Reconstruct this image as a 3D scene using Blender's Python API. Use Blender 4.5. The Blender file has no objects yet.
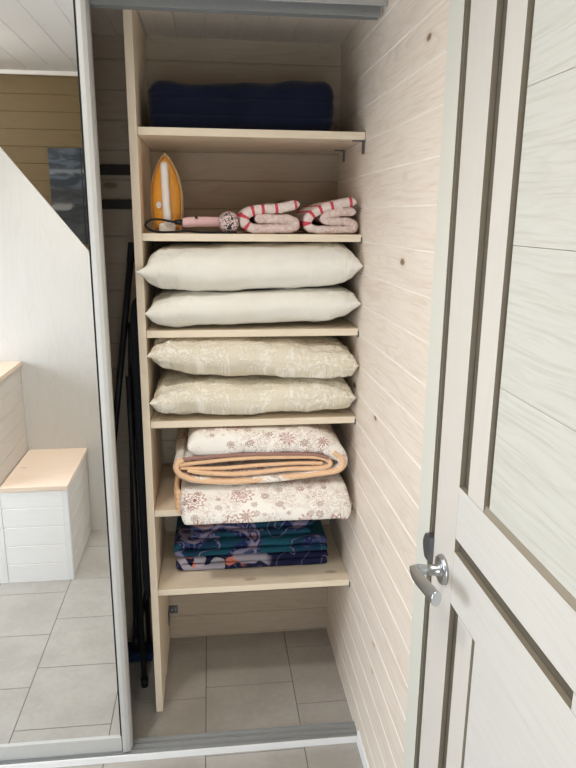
import bpy, bmesh, math, random
from mathutils import Vector, Matrix, noise
random.seed(7)
SC = bpy.context.scene
COL = SC.collection
PI = math.pi

# ------------------------------------------------------------------ materials
class N:
    def __init__(s, name, rough=.6, spec=.3):
        s.m = bpy.data.materials.new(name); s.m.use_nodes = True
        s.t = s.m.node_tree; s.n = s.t.nodes; s.l = s.t.links
        s.b = s.n['Principled BSDF']
        s.b.inputs['Roughness'].default_value = rough
        s.b.inputs['Specular IOR Level'].default_value = spec
        s._c = None
    def put(s, sock, v):
        if v is None: return
        if isinstance(v, bpy.types.NodeSocket): s.l.new(v, sock)
        elif isinstance(v, (tuple, list)) and len(v) == 3 and sock.type == 'RGBA': sock.default_value = (*v, 1)
        else: sock.default_value = v
    def coord(s, kind='Object'):
        if s._c is None: s._c = s.n.new('ShaderNodeTexCoord')
        return s._c.outputs[kind]
    def sep(s, v):
        n = s.n.new('ShaderNodeSeparateXYZ'); s.put(n.inputs[0], v); return n.outputs
    def comb(s, x=0., y=0., z=0.):
        n = s.n.new('ShaderNodeCombineXYZ')
        for i, v in enumerate((x, y, z)): s.put(n.inputs[i], v)
        return n.outputs[0]
    def math(s, op, a, b=None, c=None):
        n = s.n.new('ShaderNodeMath'); n.operation = op
        s.put(n.inputs[0], a); s.put(n.inputs[1], b); s.put(n.inputs[2], c); return n.outputs[0]
    def vmath(s, op, a, b=None):
        n = s.n.new('ShaderNodeVectorMath'); n.operation = op
        s.put(n.inputs[0], a); s.put(n.inputs[1], b); return n.outputs[0]
    def noise(s, v, scale=1., detail=3., rough=.5, dist=0.):
        n = s.n.new('ShaderNodeTexNoise'); s.put(n.inputs['Vector'], v)
        for k, x in (('Scale', scale), ('Detail', detail), ('Roughness', rough), ('Distortion', dist)): s.put(n.inputs[k], x)
        return n.outputs
    def vor(s, v, scale=1., rnd=1., feature='F1'):
        n = s.n.new('ShaderNodeTexVoronoi'); n.feature = feature; s.put(n.inputs['Vector'], v)
        n.inputs['Scale'].default_value = scale; n.inputs['Randomness'].default_value = rnd; return n.outputs
    def white(s, v):
        n = s.n.new('ShaderNodeTexWhiteNoise'); n.noise_dimensions = '1D'; s.put(n.inputs['W'], v); return n.outputs['Value']
    def mix(s, f, a, b):
        n = s.n.new('ShaderNodeMix'); n.data_type = 'RGBA'
        s.put(n.inputs[0], f); s.put(n.inputs[6], a); s.put(n.inputs[7], b); return n.outputs[2]
    def step(s, v, a, b):            # smoothstep 0..1 from a to b
        n = s.n.new('ShaderNodeMapRange'); n.interpolation_type = 'SMOOTHSTEP'
        lo, hi = (a, b) if a < b else (b, a)
        s.put(n.inputs[0], v); n.inputs[1].default_value = lo; n.inputs[2].default_value = hi
        n.inputs[3].default_value = 0 if a < b else 1; n.inputs[4].default_value = 1 if a < b else 0
        return n.outputs[0]
    def line(s, v, c, w, soft=.35):   # 1 where |v-c|<w
        d = s.math('ABSOLUTE', s.math('SUBTRACT', v, c)); return s.step(d, w * (1 + soft), w * (1 - soft))
    def color(s, v): s.put(s.b.inputs['Base Color'], v)
    def bump(s, h, strength=.3, dist=.01):
        n = s.n.new('ShaderNodeBump'); n.inputs['Strength'].default_value = strength; n.inputs['Distance'].default_value = dist
        s.put(n.inputs['Height'], h); s.l.new(n.outputs[0], s.b.inputs['Normal'])

def plain(name, col, rough=.5, spec=.3, metal=0., var=.06, vs=18):
    k = N(name, rough, spec); k.b.inputs['Metallic'].default_value = metal
    f = k.noise(k.coord(), vs, 4)[0]
    k.color(k.mix(f, tuple(c * (1 - var) for c in col), tuple(min(1, c * (1 + var)) for c in col)))
    return k.m

def wood(name, base, dark, along='Y', across='Z', pitch=None, off=0., grain=.5, rings=.35, knots=.8, rough=.55, knotcol=(.16, .09, .045), seed=0., kscale=1.):
    k = N(name, rough, .25)
    c = dict(zip('XYZ', k.sep(k.coord())))
    a, x = c[along], c[across]
    third = c[[q for q in 'XYZ' if q not in (along, across)][0]]
    if pitch:
        idx = k.math('FLOOR', k.math('DIVIDE', k.math('SUBTRACT', x, off), pitch)); r = k.white(k.math('ADD', idx, seed))
    else:
        r = k.white(seed)
    r37 = k.math('MULTIPLY', r, 37.)
    al = k.math('ADD', a, r37)
    # wandering of the fibres
    wob = k.noise(k.comb(k.math('MULTIPLY', al, 3.), k.math('MULTIPLY', x, 8.), r37), 1., 2)[0]
    x2 = k.math('ADD', x, k.math('MULTIPLY', k.math('SUBTRACT', wob, .5), .03))
    fine = k.noise(k.comb(k.math('MULTIPLY', al, 7.), k.math('MULTIPLY', x2, 190.), k.math('MULTIPLY', third, 60.)), 1., 4, .6)[0]
    low = k.noise(k.comb(k.math('MULTIPLY', al, 1.6), k.math('MULTIPLY', x2, 11.), k.math('MULTIPLY', third, 6.)), 1., 2, .4)[0]
    rg = k.math('FRACT', k.math('MULTIPLY', low, 13.))
    rg = k.math('MULTIPLY', k.step(rg, .35, .95), k.step(rg, 1., .93))
    patch = k.noise(k.comb(k.math('MULTIPLY', al, 4.), k.math('MULTIPLY', x, 14.), r37), 1., 3)[0]
    f = k.math('MULTIPLY', k.step(fine, .42, .75), grain)
    f = k.math('MAXIMUM', f, k.math('MULTIPLY', k.math('MULTIPLY', rg, rings), k.step(patch, .35, .65)))
    col = k.mix(f, base, dark)
    tone = k.math('ADD', k.math('MULTIPLY', r, .10), k.math('MULTIPLY', patch, .16))
    col = k.mix(k.math('MULTIPLY', tone, 1.), col, tuple(.6 * b_ + .4 * d_ for b_, d_ in zip(base, dark)))
    if knots:
        v = k.vor(k.comb(k.math('MULTIPLY', al, 4.2 * kscale), k.math('MULTIPLY', x, 9. * kscale), r37), 1.)
        kd = k.math('ADD', v['Distance'], k.math('MULTIPLY', k.math('SUBTRACT', fine, .5), .05))
        pick = k.step(k.sep(v['Color'])[0], .30, .34)
        halo = k.math('MULTIPLY', k.step(kd, .2, .06), pick); core = k.math('MULTIPLY', k.step(kd, .105, .06), pick)
        col = k.mix(k.math('MULTIPLY', halo, .35 * knots), col, dark)
        col = k.mix(k.math('MULTIPLY', core, .75 * knots), col, knotcol)
    k.color(col); k.bump(fine, .12, .002)
    return k.m

WALLP = wood('whitewashed_pine', (.76, .68, .595), (.55, .43, .325), 'Y', 'Z', .0845, .0055, .5, .42, 1.2, kscale=1.15)
WALLB = wood('whitewashed_pine_shaded', (.44, .36, .275), (.32, .245, .165), 'X', 'Z', .0845, .0055, .4, .4, .8)  # same whitewashed boards, base darkened to stand in for shade at the back
AMBER = wood('amber_pine', (.17, .125, .062), (.12, .083, .037), 'X', 'Z', .1, .0, .4, .4, .9)
CEILP = wood('white_ceiling_boards', (.74, .73, .72), (.66, .64, .62), 'Y', 'X', .15, -.002, .3, .2, .25)
CEILW = wood('wardrobe_ceiling_boards', (.80, .73, .64), (.64, .56, .47), 'Y', 'X', .0845, .0, .4, .3, .5)
SHELF = wood('shelf_pine', (.82, .72, .57), (.68, .55, .39), 'X', 'Y', None, 0, .45, .45, .5)
SHELFE = SHELF
PARTM = wood('partition_pine', (.90, .775, .61), (.74, .60, .44), 'Z', 'Y', None, 0, .4, .4, .4, seed=3.)
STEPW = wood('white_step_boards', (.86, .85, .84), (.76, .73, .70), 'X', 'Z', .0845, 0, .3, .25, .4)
STEPS = wood('white_step_boards_shaded', (.66, .62, .58), (.56, .51, .46), 'Y', 'Z', .0845, 0, .3, .25, .4)  # step boards again, shade of the side face put into the colour
STEPT = wood('step_top_pine', (.80, .66, .54), (.70, .54, .40), 'X', 'Y', None, 0, .4, .35, .4, seed=5.)
PANEL = wood('white_panel', (.64, .625, .60), (.55, .525, .485), 'Z', 'X', .2, 0, .3, .35, 0)
DOORV = wood('door_stile_veneer', (.63, .60, .555), (.57, .535, .49), 'Z', 'Y', None, 0, .3, .1, 0, rough=.45)
DOORH = wood('door_rail_veneer', (.64, .625, .59), (.55, .53, .495), 'Y', 'Z', None, 0, .45, .12, 0, rough=.45)
DOORP = wood('door_panel_veneer', (.60, .60, .555), (.46, .455, .40), 'Y', 'Z', .2, .066, .75, .35, 0, rough=.45)
CASING = wood('door_casing_veneer', (.635, .63, .565), (.595, .585, .515), 'Z', 'Y', None, 0, .2, .08, 0, rough=.5)
TAUPE = plain('taupe_groove', (.115, .10, .075), .6)
TAUPEL = plain('taupe_bevel', (.27, .235, .18), .6)
WHITE = plain('white_paint', (.80, .80, .79), .5)
ALU = plain('pale_aluminium', (.57, .57, .55), .4, .5, .35, .03, 60)
ALUD = plain('grey_aluminium', (.44, .45, .45), .42, .5, .7, .04, 60)
CHROME = plain('satin_chrome', (.55, .57, .58), .3, .5, 1., .03)
STEEL = plain('dark_steel', (.17, .18, .19), .38, .5, .8)
BLACK = plain('black_plastic', (.012, .012, .013), .4)
BLACKC = plain('black_cloth', (.014, .015, .018), .9)
BLUEH = plain('blue_mop_fibre', (.012, .03, .075), .95)
RUB = plain('black_rubber', (.008, .008, .008), .7)
ORANGE = plain('orange_plastic', (.78, .33, .035), .3, .5)
AMBERP = plain('amber_rim_plastic', (.60, .42, .22), .3, .5)
GREYW = plain('pale_grey_plastic', (.72, .66, .60), .35, .4)
SOLE = plain('steel_soleplate', (.45, .45, .45), .3, .5, 1.)
PINK = plain('pink_plastic', (.74, .47, .46), .35, .4)
PEACH = plain('peach_piping', (.80, .53, .33), .85, .1, 0, .12, 60)
PLUM = plain('brown_piping', (.33, .19, .16), .85, .1)
DARKF = plain('dark_backing', (.05, .045, .04), .9)
GLASS = None

def mirror_mat():
    m = bpy.data.materials.new('mirror_glass'); m.use_nodes = True; t = m.node_tree
    t.nodes.clear(); o = t.nodes.new('ShaderNodeOutputMaterial'); g = t.nodes.new('ShaderNodeBsdfGlossy')
    g.inputs['Color'].default_value = (.93, .95, .95, 1); g.inputs['Roughness'].default_value = 0
    t.links.new(g.outputs[0], o.inputs[0]); return m
MIRROR = mirror_mat()

def pane_mat():
    m = bpy.data.materials.new('window_pane'); m.use_nodes = True; t = m.node_tree
    t.nodes.clear(); o = t.nodes.new('ShaderNodeOutputMaterial'); g = t.nodes.new('ShaderNodeBsdfGlossy')
    tr = t.nodes.new('ShaderNodeBsdfTransparent'); mx = t.nodes.new('ShaderNodeMixShader'); mx.inputs[0].default_value = .06
    g.inputs['Roughness'].default_value = .02
    t.links.new(tr.outputs[0], mx.inputs[1]); t.links.new(g.outputs[0], mx.inputs[2]); t.links.new(mx.outputs[0], o.inputs[0]); return m
PANE = pane_mat()

def tile_mat():
    k = N('grey_floor_tile', .33, .45)
    c = k.coord()
    n1 = k.noise(c, 5., 5, .6)[0]; n2 = k.noise(c, 60., 3)[0]
    f = k.math('ADD', k.math('MULTIPLY', n1, .75), k.math('MULTIPLY', n2, .25))
    k.color(k.mix(k.step(f, .35, .65), (.33, .305, .27), (.39, .365, .33))); k.bump(n2, .05, .001); return k.m
TILE = tile_mat(); GROUT = plain('dark_grout', (.13, .125, .115), .9)

def cloth(name, col, col2=None, bump=.25, scale=260, rough=.9):
    k = N(name, rough, .1); c = k.coord()
    w = k.noise(c, scale, 2)[0]; n = k.noise(c, 9., 4)[0]
    k.color(k.mix(k.step(n, .35, .65), col, col2 or tuple(x * .93 for x in col)))
    if name == 'white_pillow_cotton':
        x, y, z = k.sep(c)
        cr = k.noise(k.comb(k.math('MULTIPLY', x, 26.), k.math('MULTIPLY', k.math('ADD', y, z), 9.), 0.), 1., 3, .5, 1.2)[0]
        ends = k.step(k.math('ABSOLUTE', x), .08, .24)
        k.bump(k.math('MULTIPLY', cr, k.math('ADD', .25, ends)), .55, .012)
    else: k.bump(w, bump, .002)
    k.b.inputs['Sheen Weight'].default_value = .15; return k.m
WPIL = cloth('white_pillow_cotton', (.79, .76, .685), (.81, .79, .725), .12)
NAVY = cloth('navy_terry', (.005, .008, .022), (.008, .011, .030), .7, 220)
LABELW = plain('white_tag', (.8, .8, .78), .8)

def damask():
    k = N('cream_damask', .7, .25); x, y, z = k.sep(k.coord())
    v = k.comb(k.math('MULTIPLY', x, 1.), k.math('ADD', y, z), 0.)
    d = k.noise(v, 15., 2, .5, 1.6)[0]
    e = k.noise(v, 34., 2, .5, 1.2)[0]
    f = k.math('MAXIMUM', k.line(d, .5, .028, .5), k.math('MULTIPLY', k.line(e, .52, .05, .4), k.step(d, .54, .6)))
    f = k.math('MAXIMUM', f, k.step(d, .60, .64))
    k.color(k.mix(k.math('MULTIPLY', f, .8), (.72, .66, .53), (.87, .83, .74)))
    cr = k.noise(k.comb(k.math('MULTIPLY', x, 34.), k.math('MULTIPLY', k.math('ADD', y, z), 16.), 0.), 1., 3, .5, 1.5)[0]
    k.bump(k.math('ADD', k.math('MULTIPLY', f, .15), k.math('MULTIPLY', cr, k.math('ADD', .35, k.step(k.math('ABSOLUTE', x), .1, .24)))), .6, .012); return k.m
DAMASK = damask()

def paisley(name='paisley_print'):
    k = N(name, .85, .1); x, y, z = k.sep(k.coord())
    v = k.comb(x, k.math('ADD', y, z), 0.)
    vw = k.vmath('ADD', v, k.vmath('SCALE', k.noise(v, 14., 2)[1], None))
    vw.node.inputs[3].default_value = 1.
    sc = vw.node.inputs[1].links[0].from_node; sc.inputs[3].default_value = .018
    base = k.mix(k.noise(v, 6., 3)[0], (.86, .82, .75), (.88, .85, .80))
    # flowers: petals round every cell centre
    def flower(scale, rad, pet, w, thr):
        o = k.vor(vw, scale, .85)
        dv = k.vmath('SUBTRACT', k.vmath('MULTIPLY', vw, (scale, scale, scale)), k.vmath('MULTIPLY', o['Position'], (scale, scale, scale)))
        dx, dy, _ = k.sep(dv); ang = k.math('ARCTAN2', dy, dx); dist = o['Distance']
        pr = k.math('MULTIPLY', k.math('ADD', 1., k.math('MULTIPLY', k.math('COSINE', k.math('MULTIPLY', ang, pet)), .16)), rad)
        ring = k.line(k.math('SUBTRACT', dist, pr), 0., w, .5)
        inner = k.line(k.math('SUBTRACT', dist, k.math('MULTIPLY', pr, .55)), 0., w, .5)
        pick = k.step(k.sep(o['Color'])[1], thr, thr + .02)
        dot = k.step(dist, .07, .045)
        return k.math('MULTIPLY', k.math('MAXIMUM', k.math('MAXIMUM', ring, inner), dot), pick), pick, o
    f1, p1, o1 = flower(12., .34, 9., .032, .45)
    f2, p2, o2 = flower(30., .30, 7., .05, .6)
    n = k.noise(v, 30., 2, .5, 2.5)[0]
    region = k.step(k.noise(v, 8., 2)[0], .42, .52)
    curl = k.math('MULTIPLY', k.math('MAXIMUM', k.line(n, .5, .022, .5), k.line(n, .6, .018, .5)), region)
    speck = k.math('MULTIPLY', k.step(k.vor(v, 130.)['Distance'], .32, .22), k.step(k.noise(v, 11., 1)[0], .52, .58))
    col = k.mix(k.math('MULTIPLY', curl, .6), base, (.42, .24, .18))
    col = k.mix(k.math('MULTIPLY', speck, .6), col, (.45, .20, .18))
    col = k.mix(k.math('MULTIPLY', f1, .72), col, (.42, .17, .15))
    col = k.mix(k.math('MULTIPLY', f2, .65), col, (.30, .15, .12))
    dk = k.math('MULTIPLY', k.step(o1['Distance'], .13, .09), k.step(k.sep(o1['Color'])[0], .62, .64))
    col = k.mix(k.math('MULTIPLY', dk, .85), col, (.20, .03, .04))
    k.color(col); k.bump(k.noise(v, 200., 2)[0], .2, .002); return k.m
PAIS = paisley()

def teal_print():
    k = N('teal_print', .8, .15); x, y, z = k.sep(k.coord())
    v = k.comb(x, k.math('ADD', y, z), 0.)
    n = k.noise(v, 7., 2, .4, 1.2)[0]; m = k.noise(k.vmath('ADD', v, (3.1, 1.7, 0)), 6., 1, .4, 1.)[0]
    col = k.mix(k.step(n, .35, .6), (.010, .040, .085), (.012, .085, .125))
    col = k.mix(k.step(m, .52, .54), col, (.016, .026, .10))
    col = k.mix(k.math('MULTIPLY', k.line(m, .6, .016), .9), col, (.30, .25, .33))
    st = k.math('FRACT', k.math('MULTIPLY', n, 22.))
    col = k.mix(k.math('MULTIPLY', k.math('MULTIPLY', k.step(st, .62, .7), k.step(m, .52, .56)), .55), col, (.20, .22, .36))
    col = k.mix(k.math('MULTIPLY', k.step(m, .635, .645), .9), col, (.36, .25, .27))
    col = k.mix(k.line(n, .44, .01), col, (.20, .18, .30))
    k.color(col); k.bump(k.noise(v, 200., 2)[0], .2, .002); return k.m
def navy_print():
    k = N('navy_flower_print', .8, .15); x, y, z = k.sep(k.coord())
    v = k.comb(x, k.math('ADD', y, z), 0.)
    n = k.noise(v, 11., 1, .4, .9)[0]; m = k.noise(k.vmath('ADD', v, (1.3, 5.2, 0)), 11., 1, .4, .6)[0]
    lft = k.step(x, -.02, -.06)
    col = k.mix(k.noise(v, 5.)[0], (.008, .010, .035), (.012, .014, .05))
    col = k.mix(k.math('MULTIPLY', k.step(n, .49, .505), lft), col, (.62, .19, .12))
    col = k.mix(k.math('MULTIPLY', k.step(n, .58, .59), lft), col, (.55, .08, .13))
    col = k.mix(k.math('MULTIPLY', k.step(m, .54, .555), k.step(x, .06, .03)), col, (.36, .33, .38))
    col = k.mix(k.math('MULTIPLY', k.line(m, .45, .008), .5), col, (.22, .2, .34))
    k.color(col); return k.m
TEAL = teal_print(); NAVP = navy_print()

def towel_mat(name, total, stripes):
    k = N(name, .95, .05); u, w, _ = k.sep(k.coord('UV'))
    f = None
    for d, hw in stripes:
        q = k.line(u, total - d, hw, .25); f = q if f is None else k.math('MAXIMUM', f, q)
    terry = k.noise(k.coord(), 300., 2)[0]; c2 = k.noise(k.coord(), 120., 2)[0]
    base = k.mix(k.step(c2, .3, .7), (.66, .50, .46), (.80, .66, .61))
    top = k.step(u, total - .2, total - .19)
    base = k.mix(k.math('MULTIPLY', top, .6), base, (.82, .73, .68))
    k.color(k.mix(k.math('MULTIPLY', f, k.step(terry, .2, .4)), base, (.62, .075, .11))); k.bump(terry, .9, .004); return k.m

def speck_mat():
    k = N('speckled_dryer_grille', .5, .3); v = k.coord()
    n = k.noise(v, 170., 2, .5, 1.2)[0]
    k.color(k.mix(k.step(n, .47, .5), (.02, .02, .022), (.74, .56, .54))); return k.m
SPECK = speck_mat()

def picture_mat():
    k = N('dark_seascape_print', .35, .4); x, y, z = k.sep(k.coord())
    n = k.noise(k.comb(k.math('MULTIPLY', x, 6.), 0., k.math('MULTIPLY', z, 16.)), 1., 5, .6, .6)[0]
    col = k.mix(k.step(n, .45, .62), (.018, .028, .042), (.08, .11, .15))
    band = k.step(k.math('ADD', z, k.math('MULTIPLY', n, .06)), .27, .23)
    col = k.mix(band, col, k.mix(k.step(n, .35, .7), (.02, .025, .03), (.06, .065, .07)))
    crest = k.line(k.math('ADD', z, k.math('MULTIPLY', n, .12)), .17, .02, .6)
    col = k.mix(k.math('MULTIPLY', crest, k.step(n, .5, .6)), col, (.22, .22, .22))
    crest2 = k.line(k.math('ADD', z, k.math('MULTIPLY', n, .05)), .335, .012, .7)
    col = k.mix(k.math('MULTIPLY', crest2, .6), col, (.25, .29, .32))
    k.color(col); return k.m

# ------------------------------------------------------------------ mesh helpers
def box(bm, x0, x1, y0, y1, z0, z1, mi=0, bevel=0):
    vs = [bm.verts.new((x, y, z)) for x in (x0, x1) for y in (y0, y1) for z in (z0, z1)]
    fs = []
    for q in ((0, 1, 3, 2), (4, 6, 7, 5), (0, 4, 5, 1), (2, 3, 7, 6), (0, 2, 6, 4), (1, 5, 7, 3)):
        f = bm.faces.new([vs[i] for i in q]); f.material_index = mi; fs.append(f)
    if bevel:
        es = list({e for f in fs for e in f.edges})
        r = bmesh.ops.bevel(bm, geom=es, offset=bevel, segments=2, affect='EDGES', profile=.6)
        for f in r['faces']: f.material_index = mi
    return bm

def nb(): return bmesh.new()

def tube(bm, pts, rad, seg=10, cap=True, mi=0, flat=None):
    pts = [Vector(p) for p in pts]; n = len(pts); rings = []
    rads = rad if isinstance(rad, (list, tuple)) else [rad] * n
    t0 = (pts[1] - pts[0]).normalized(); up = Vector((0, 0, 1)) if abs(t0.z) < .9 else Vector((0, 1, 0))
    a = t0.cross(up).normalized()
    for i, p in enumerate(pts):
        t = (pts[min(i + 1, n - 1)] - pts[max(i - 1, 0)]).normalized()
        a = (a - t * a.dot(t)).normalized(); b = t.cross(a)
        fx, fy = flat or (1, 1)
        rings.append([bm.verts.new(p + (a * math.cos(2 * PI * k / seg) * fx + b * math.sin(2 * PI * k / seg) * fy) * rads[i]) for k in range(seg)])
    for i in range(n - 1):
        for k in range(seg):
            f = bm.faces.new((rings[i][k], rings[i][(k + 1) % seg], rings[i + 1][(k + 1) % seg], rings[i + 1][k])); f.smooth = True; f.material_index = mi
    if cap:
        for r in (rings[0][::-1], rings[-1]):
            f = bm.faces.new(r); f.material_index = mi
    return bm

def loft(bm, rings, cap0=True, cap1=True, smooth=True, mi=0):
    vr = [[bm.verts.new(p) for p in r] for r in rings]; n = len(vr[0])
    for i in range(len(vr) - 1):
        for k in range(n):
            f = bm.faces.new((vr[i][k], vr[i][(k + 1) % n], vr[i + 1][(k + 1) % n], vr[i + 1][k])); f.smooth = smooth; f.material_index = mi
    if cap0: bm.faces.new(vr[0][::-1]).material_index = mi
    if cap1: bm.faces.new(vr[-1]).material_index = mi
    return bm

def cat(P, per=8):
    """Catmull-Rom through points of any dimension"""
    P = [tuple(p) for p in P]; out = []
    for i in range(len(P) - 1):
        p0, p1, p2, p3 = P[max(i - 1, 0)], P[i], P[i + 1], P[min(i + 2, len(P) - 1)]
        for k in range(per):
            t = k / per
            out.append(tuple(.5 * (2 * b + (c - a) * t + (2 * a - 5 * b + 4 * c - d) * t * t + (-a + 3 * b - 3 * c + d) * t ** 3) for a, b, c, d in zip(p0, p1, p2, p3)))
    out.append(P[-1]); return out

def nz(p, s): return noise.noise(Vector(p) * s)

def fold(bm, path, y0, y1, per=10, seed=0., rough=.0015, rs=40., front=1.0, yfun=None):
    """a thick sheet folded along path [(x,z,thickness)], running in depth from y0 (rounded front edge) to y1"""
    S = cat(path, per); n = len(S)
    L = [0.]
    for i in range(1, n): L.append(L[-1] + math.hypot(S[i][0] - S[i - 1][0], S[i][1] - S[i - 1][1]))
    T = L[-1]; uvl = bm.loops.layers.uv.verify(); rings = []; vs_ = None
    K = 7; J = 9
    for i in range(n):
        a, b = S[max(i - 1, 0)], S[min(i + 1, n - 1)]
        tx, tz = b[0] - a[0], b[1] - a[1]; d = math.hypot(tx, tz) or 1; tx /= d; tz /= d
        nx, nzv = -tz, tx
        th = S[i][2]; r = th / 2
        e = min(L[i], T - L[i])
        th *= max(.3, math.sqrt(max(0, 1 - max(0, 1 - e / r) ** 2))) if e < r else 1
        h = th / 2; yy = y0 + (yfun(S[i][0], S[i][1], L[i]) if yfun else 0)
        sec = [(h, y1 + (yy + h * front - y1) * k / K) for k in range(K)]
        sec += [(h * math.cos(PI * k / J), yy + h * front - h * front * math.sin(PI * k / J)) for k in range(J + 1)]
        sec += [(-h, yy + h * front + (y1 - yy - h * front) * (k + 1) / K) for k in range(K)]
        ring = []
        for s_, y in sec:
            p = Vector((S[i][0] + nx * s_, y, S[i][1] + nzv * s_))
            q = rough * (nz(p + Vector((seed, 0, 0)), rs) + .6 * nz(p + Vector((0, seed, 0)), rs * .3))
            p += Vector((nx * q, q * .7, nzv * q)); ring.append(p)
        rings.append(ring)
        if vs_ is None:
            vs_ = [0.]
            for k in range(1, len(sec)): vs_.append(vs_[-1] + math.hypot(sec[k][0] - sec[k - 1][0], sec[k][1] - sec[k - 1][1]))
    V = [[bm.verts.new(p) for p in r] for r in rings]; m = len(V[0])
    for i in range(n - 1):
        for k in range(m):
            k2 = (k + 1) % m
            f = bm.faces.new((V[i][k], V[i + 1][k], V[i + 1][k2], V[i][k2])); f.smooth = True
            for lp, (ii, kk) in zip(f.loops, ((i, k), (i + 1, k), (i + 1, k2), (i, k2))): lp[uvl].uv = (L[ii], vs_[kk])
    for r, u in ((V[0], 0), (V[-1][::-1], T)):
        f = bm.faces.new(r)
        for lp in f.loops: lp[uvl].uv = (u, 0)
    bmesh.ops.recalc_face_normals(bm, faces=bm.faces)
    return T

def softbox(bm, x0, x1, y0, y1, z0, z1, r, n=(40, 20, 12), fn=None):
    """rounded soft block, fn(p)->p deforms"""
    c = Vector(((x0 + x1) / 2, (y0 + y1) / 2, (z0 + z1) / 2)); h = Vector(((x1 - x0) / 2, (y1 - y0) / 2, (z1 - z0) / 2))
    rr = r if isinstance(r, (tuple, list)) else (r, r, r)
    cache = {}
    def vert(i, j, k):
        key = (i, j, k)
        if key not in cache:
            q = Vector((-1 + 2 * i / n[0], -1 + 2 * j / n[1], -1 + 2 * k / n[2]))
            p = Vector([q[a] * h[a] for a in range(3)])
            inn = Vector([max(-(h[a] - rr[a]), min(h[a] - rr[a], p[a])) for a in range(3)])
            d = Vector([(p[a] - inn[a]) / rr[a] for a in range(3)])
            m_ = max(abs(d.x), abs(d.y), abs(d.z))
            if d.length > 1e-9: d = d.normalized() * m_
            p = c + inn + Vector([d[a] * rr[a] for a in range(3)])
            if fn: p = fn(p)
            cache[key] = bm.verts.new(p)
        return cache[key]
    def quad(a, b, c_, d):
        f = bm.faces.new((a, b, c_, d)); f.smooth = True
    for i in range(n[0]):
        for j in range(n[1]):
            for k in (0, n[2]): quad(vert(i, j, k), vert(i + 1, j, k), vert(i + 1, j + 1, k), vert(i, j + 1, k))
    for i in range(n[0]):
        for k in range(n[2]):
            for j in (0, n[1]): quad(vert(i, j, k), vert(i + 1, j, k), vert(i + 1, j, k + 1), vert(i, j, k + 1))
    for j in range(n[1]):
        for k in range(n[2]):
            for i in (0, n[0]): quad(vert(i, j, k), vert(i, j + 1, k), vert(i, j + 1, k + 1), vert(i, j, k + 1))
    bmesh.ops.recalc_face_normals(bm, faces=bm.faces)
    return bm

def link(name, bm, mats, parent=None, base=None):
    me = bpy.data.meshes.new(name)
    off = Vector(base) if base else (parent.matrix_world.translation if parent else Vector((0, 0, 0)))
    if off.length: bmesh.ops.translate(bm, verts=bm.verts, vec=-off)
    bm.normal_update(); bm.to_mesh(me); bm.free()
    o = bpy.data.objects.new(name, me); COL.objects.link(o)
    for m in (mats if isinstance(mats, (list, tuple)) else [mats]): me.materials.append(m)
    if parent:
        o.parent = parent
        if parent.type == 'MESH' : o.location = (0, 0, 0)
    elif base: o.location = base
    bpy.context.view_layer.update()
    return o
def tag(o, label=None, cat_=None, group=None, kind=None):
    if label: o['label'] = label
    if cat_: o['category'] = cat_
    if group: o['group'] = group
    if kind: o['kind'] = kind
    return o
def thing(name, loc, label, cat_, group=None):
    o = bpy.data.objects.new(name, None); COL.objects.link(o); o.location = loc; o.empty_display_size = .05
    bpy.context.view_layer.update(); return tag(o, label, cat_, group)
def struct(name, bm, mats, parent=None):
    o = link(name, bm, mats, parent)
    if not parent: o['kind'] = 'structure'
    return o

# ------------------------------------------------------------------ dimensions
XR = .408          # right wall face
YB = 2.148          # back wall face
YS = 1.776          # shelf and partition fronts
PL, PR = -.1955, -.1745
PITCH, ZOFF = .0845, .0055
XL = -1.78; YREAR = -1.2; ZC = 2.345; ZWC = 2.012
WL = -.95           # left end of the wardrobe
SH = [1.7184, 1.4588, 1.2037, .9482, .6803, .4247]; TH = .0193

# ------------------------------------------------------------------ floor of square tiles
bm = nb()
ps = .2868; x_first = -.615; offs = {-1: .096, 0: 0., 1: .05, 2: .097, 3: -.009}
g = .0013
for c in range(-6, 5):
    x0 = x_first + c * ps; x1 = x0 + ps
    if x0 > XR + .05: continue
    o_ = 1.487 + offs.get(c, (c * .097) % .29)
    y = o_ - 12 * ps
    while y < YB + .05:
        a, b = max(y + g, YREAR - .05), min(y + ps - g, YB + .05); xa, xb = max(x0 + g, XL - .05), min(x1 - g, XR + .05)
        if b - a > .005 and xb - xa > .005: box(bm, xa, xb, a, b, -.012, 0, 0, .0008)
        y += ps
box(bm, XL - .05, XR + .05, YREAR - .05, YB + .05, -.03, -.0014, 1)
struct('floor', bm, [TILE, GROUT])

# ------------------------------------------------------------------ plank walls
def planks_x(bm, face, back, a0, a1, z0, z1, along='Y', pitch=PITCH, off=ZOFF, gv=.0028, gd=.003, groove=False):
    """tongue and groove boards: face = coordinate of the visible face, back = of the hidden one"""
    sgn = 1 if back > face else -1
    k0 = math.floor((z0 - off) / pitch); prof = [(face, z0)]
    k = k0 + 1
    while off + k * pitch < z1 - .004:
        s_ = off + k * pitch
        if s_ > z0 + .004: prof += [(face, s_ - gv), (face + sgn * gd, s_ - .0006), (face + sgn * gd, s_ + .0006), (face, s_ + gv)]
        k += 1
    prof.append((face, z1))
    prof += [(back, z1), (back, z0)]
    mk = (lambda u, f, z: (f, u, z)) if along == 'Y' else (lambda u, f, z: (u, f, z))
    if along == 'C': mk = lambda u, f, z: (z, u, f)     # ceiling: boards side by side in X
    A = [bm.verts.new(mk(a0, f, z)) for f, z in prof]; B = [bm.verts.new(mk(a1, f, z)) for f, z in prof]; n = len(A)
    for i in range(n):
        f = bm.faces.new((A[i], A[(i + 1) % n], B[(i + 1) % n], B[i]))
        if groove and i < n - 3 and not (prof[i][0] == face and prof[i + 1][0] == face): f.material_index = 1
    bm.faces.new(A[::-1]); bm.faces.new(B); bmesh.ops.recalc_face_normals(bm, faces=bm.faces)
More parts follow.
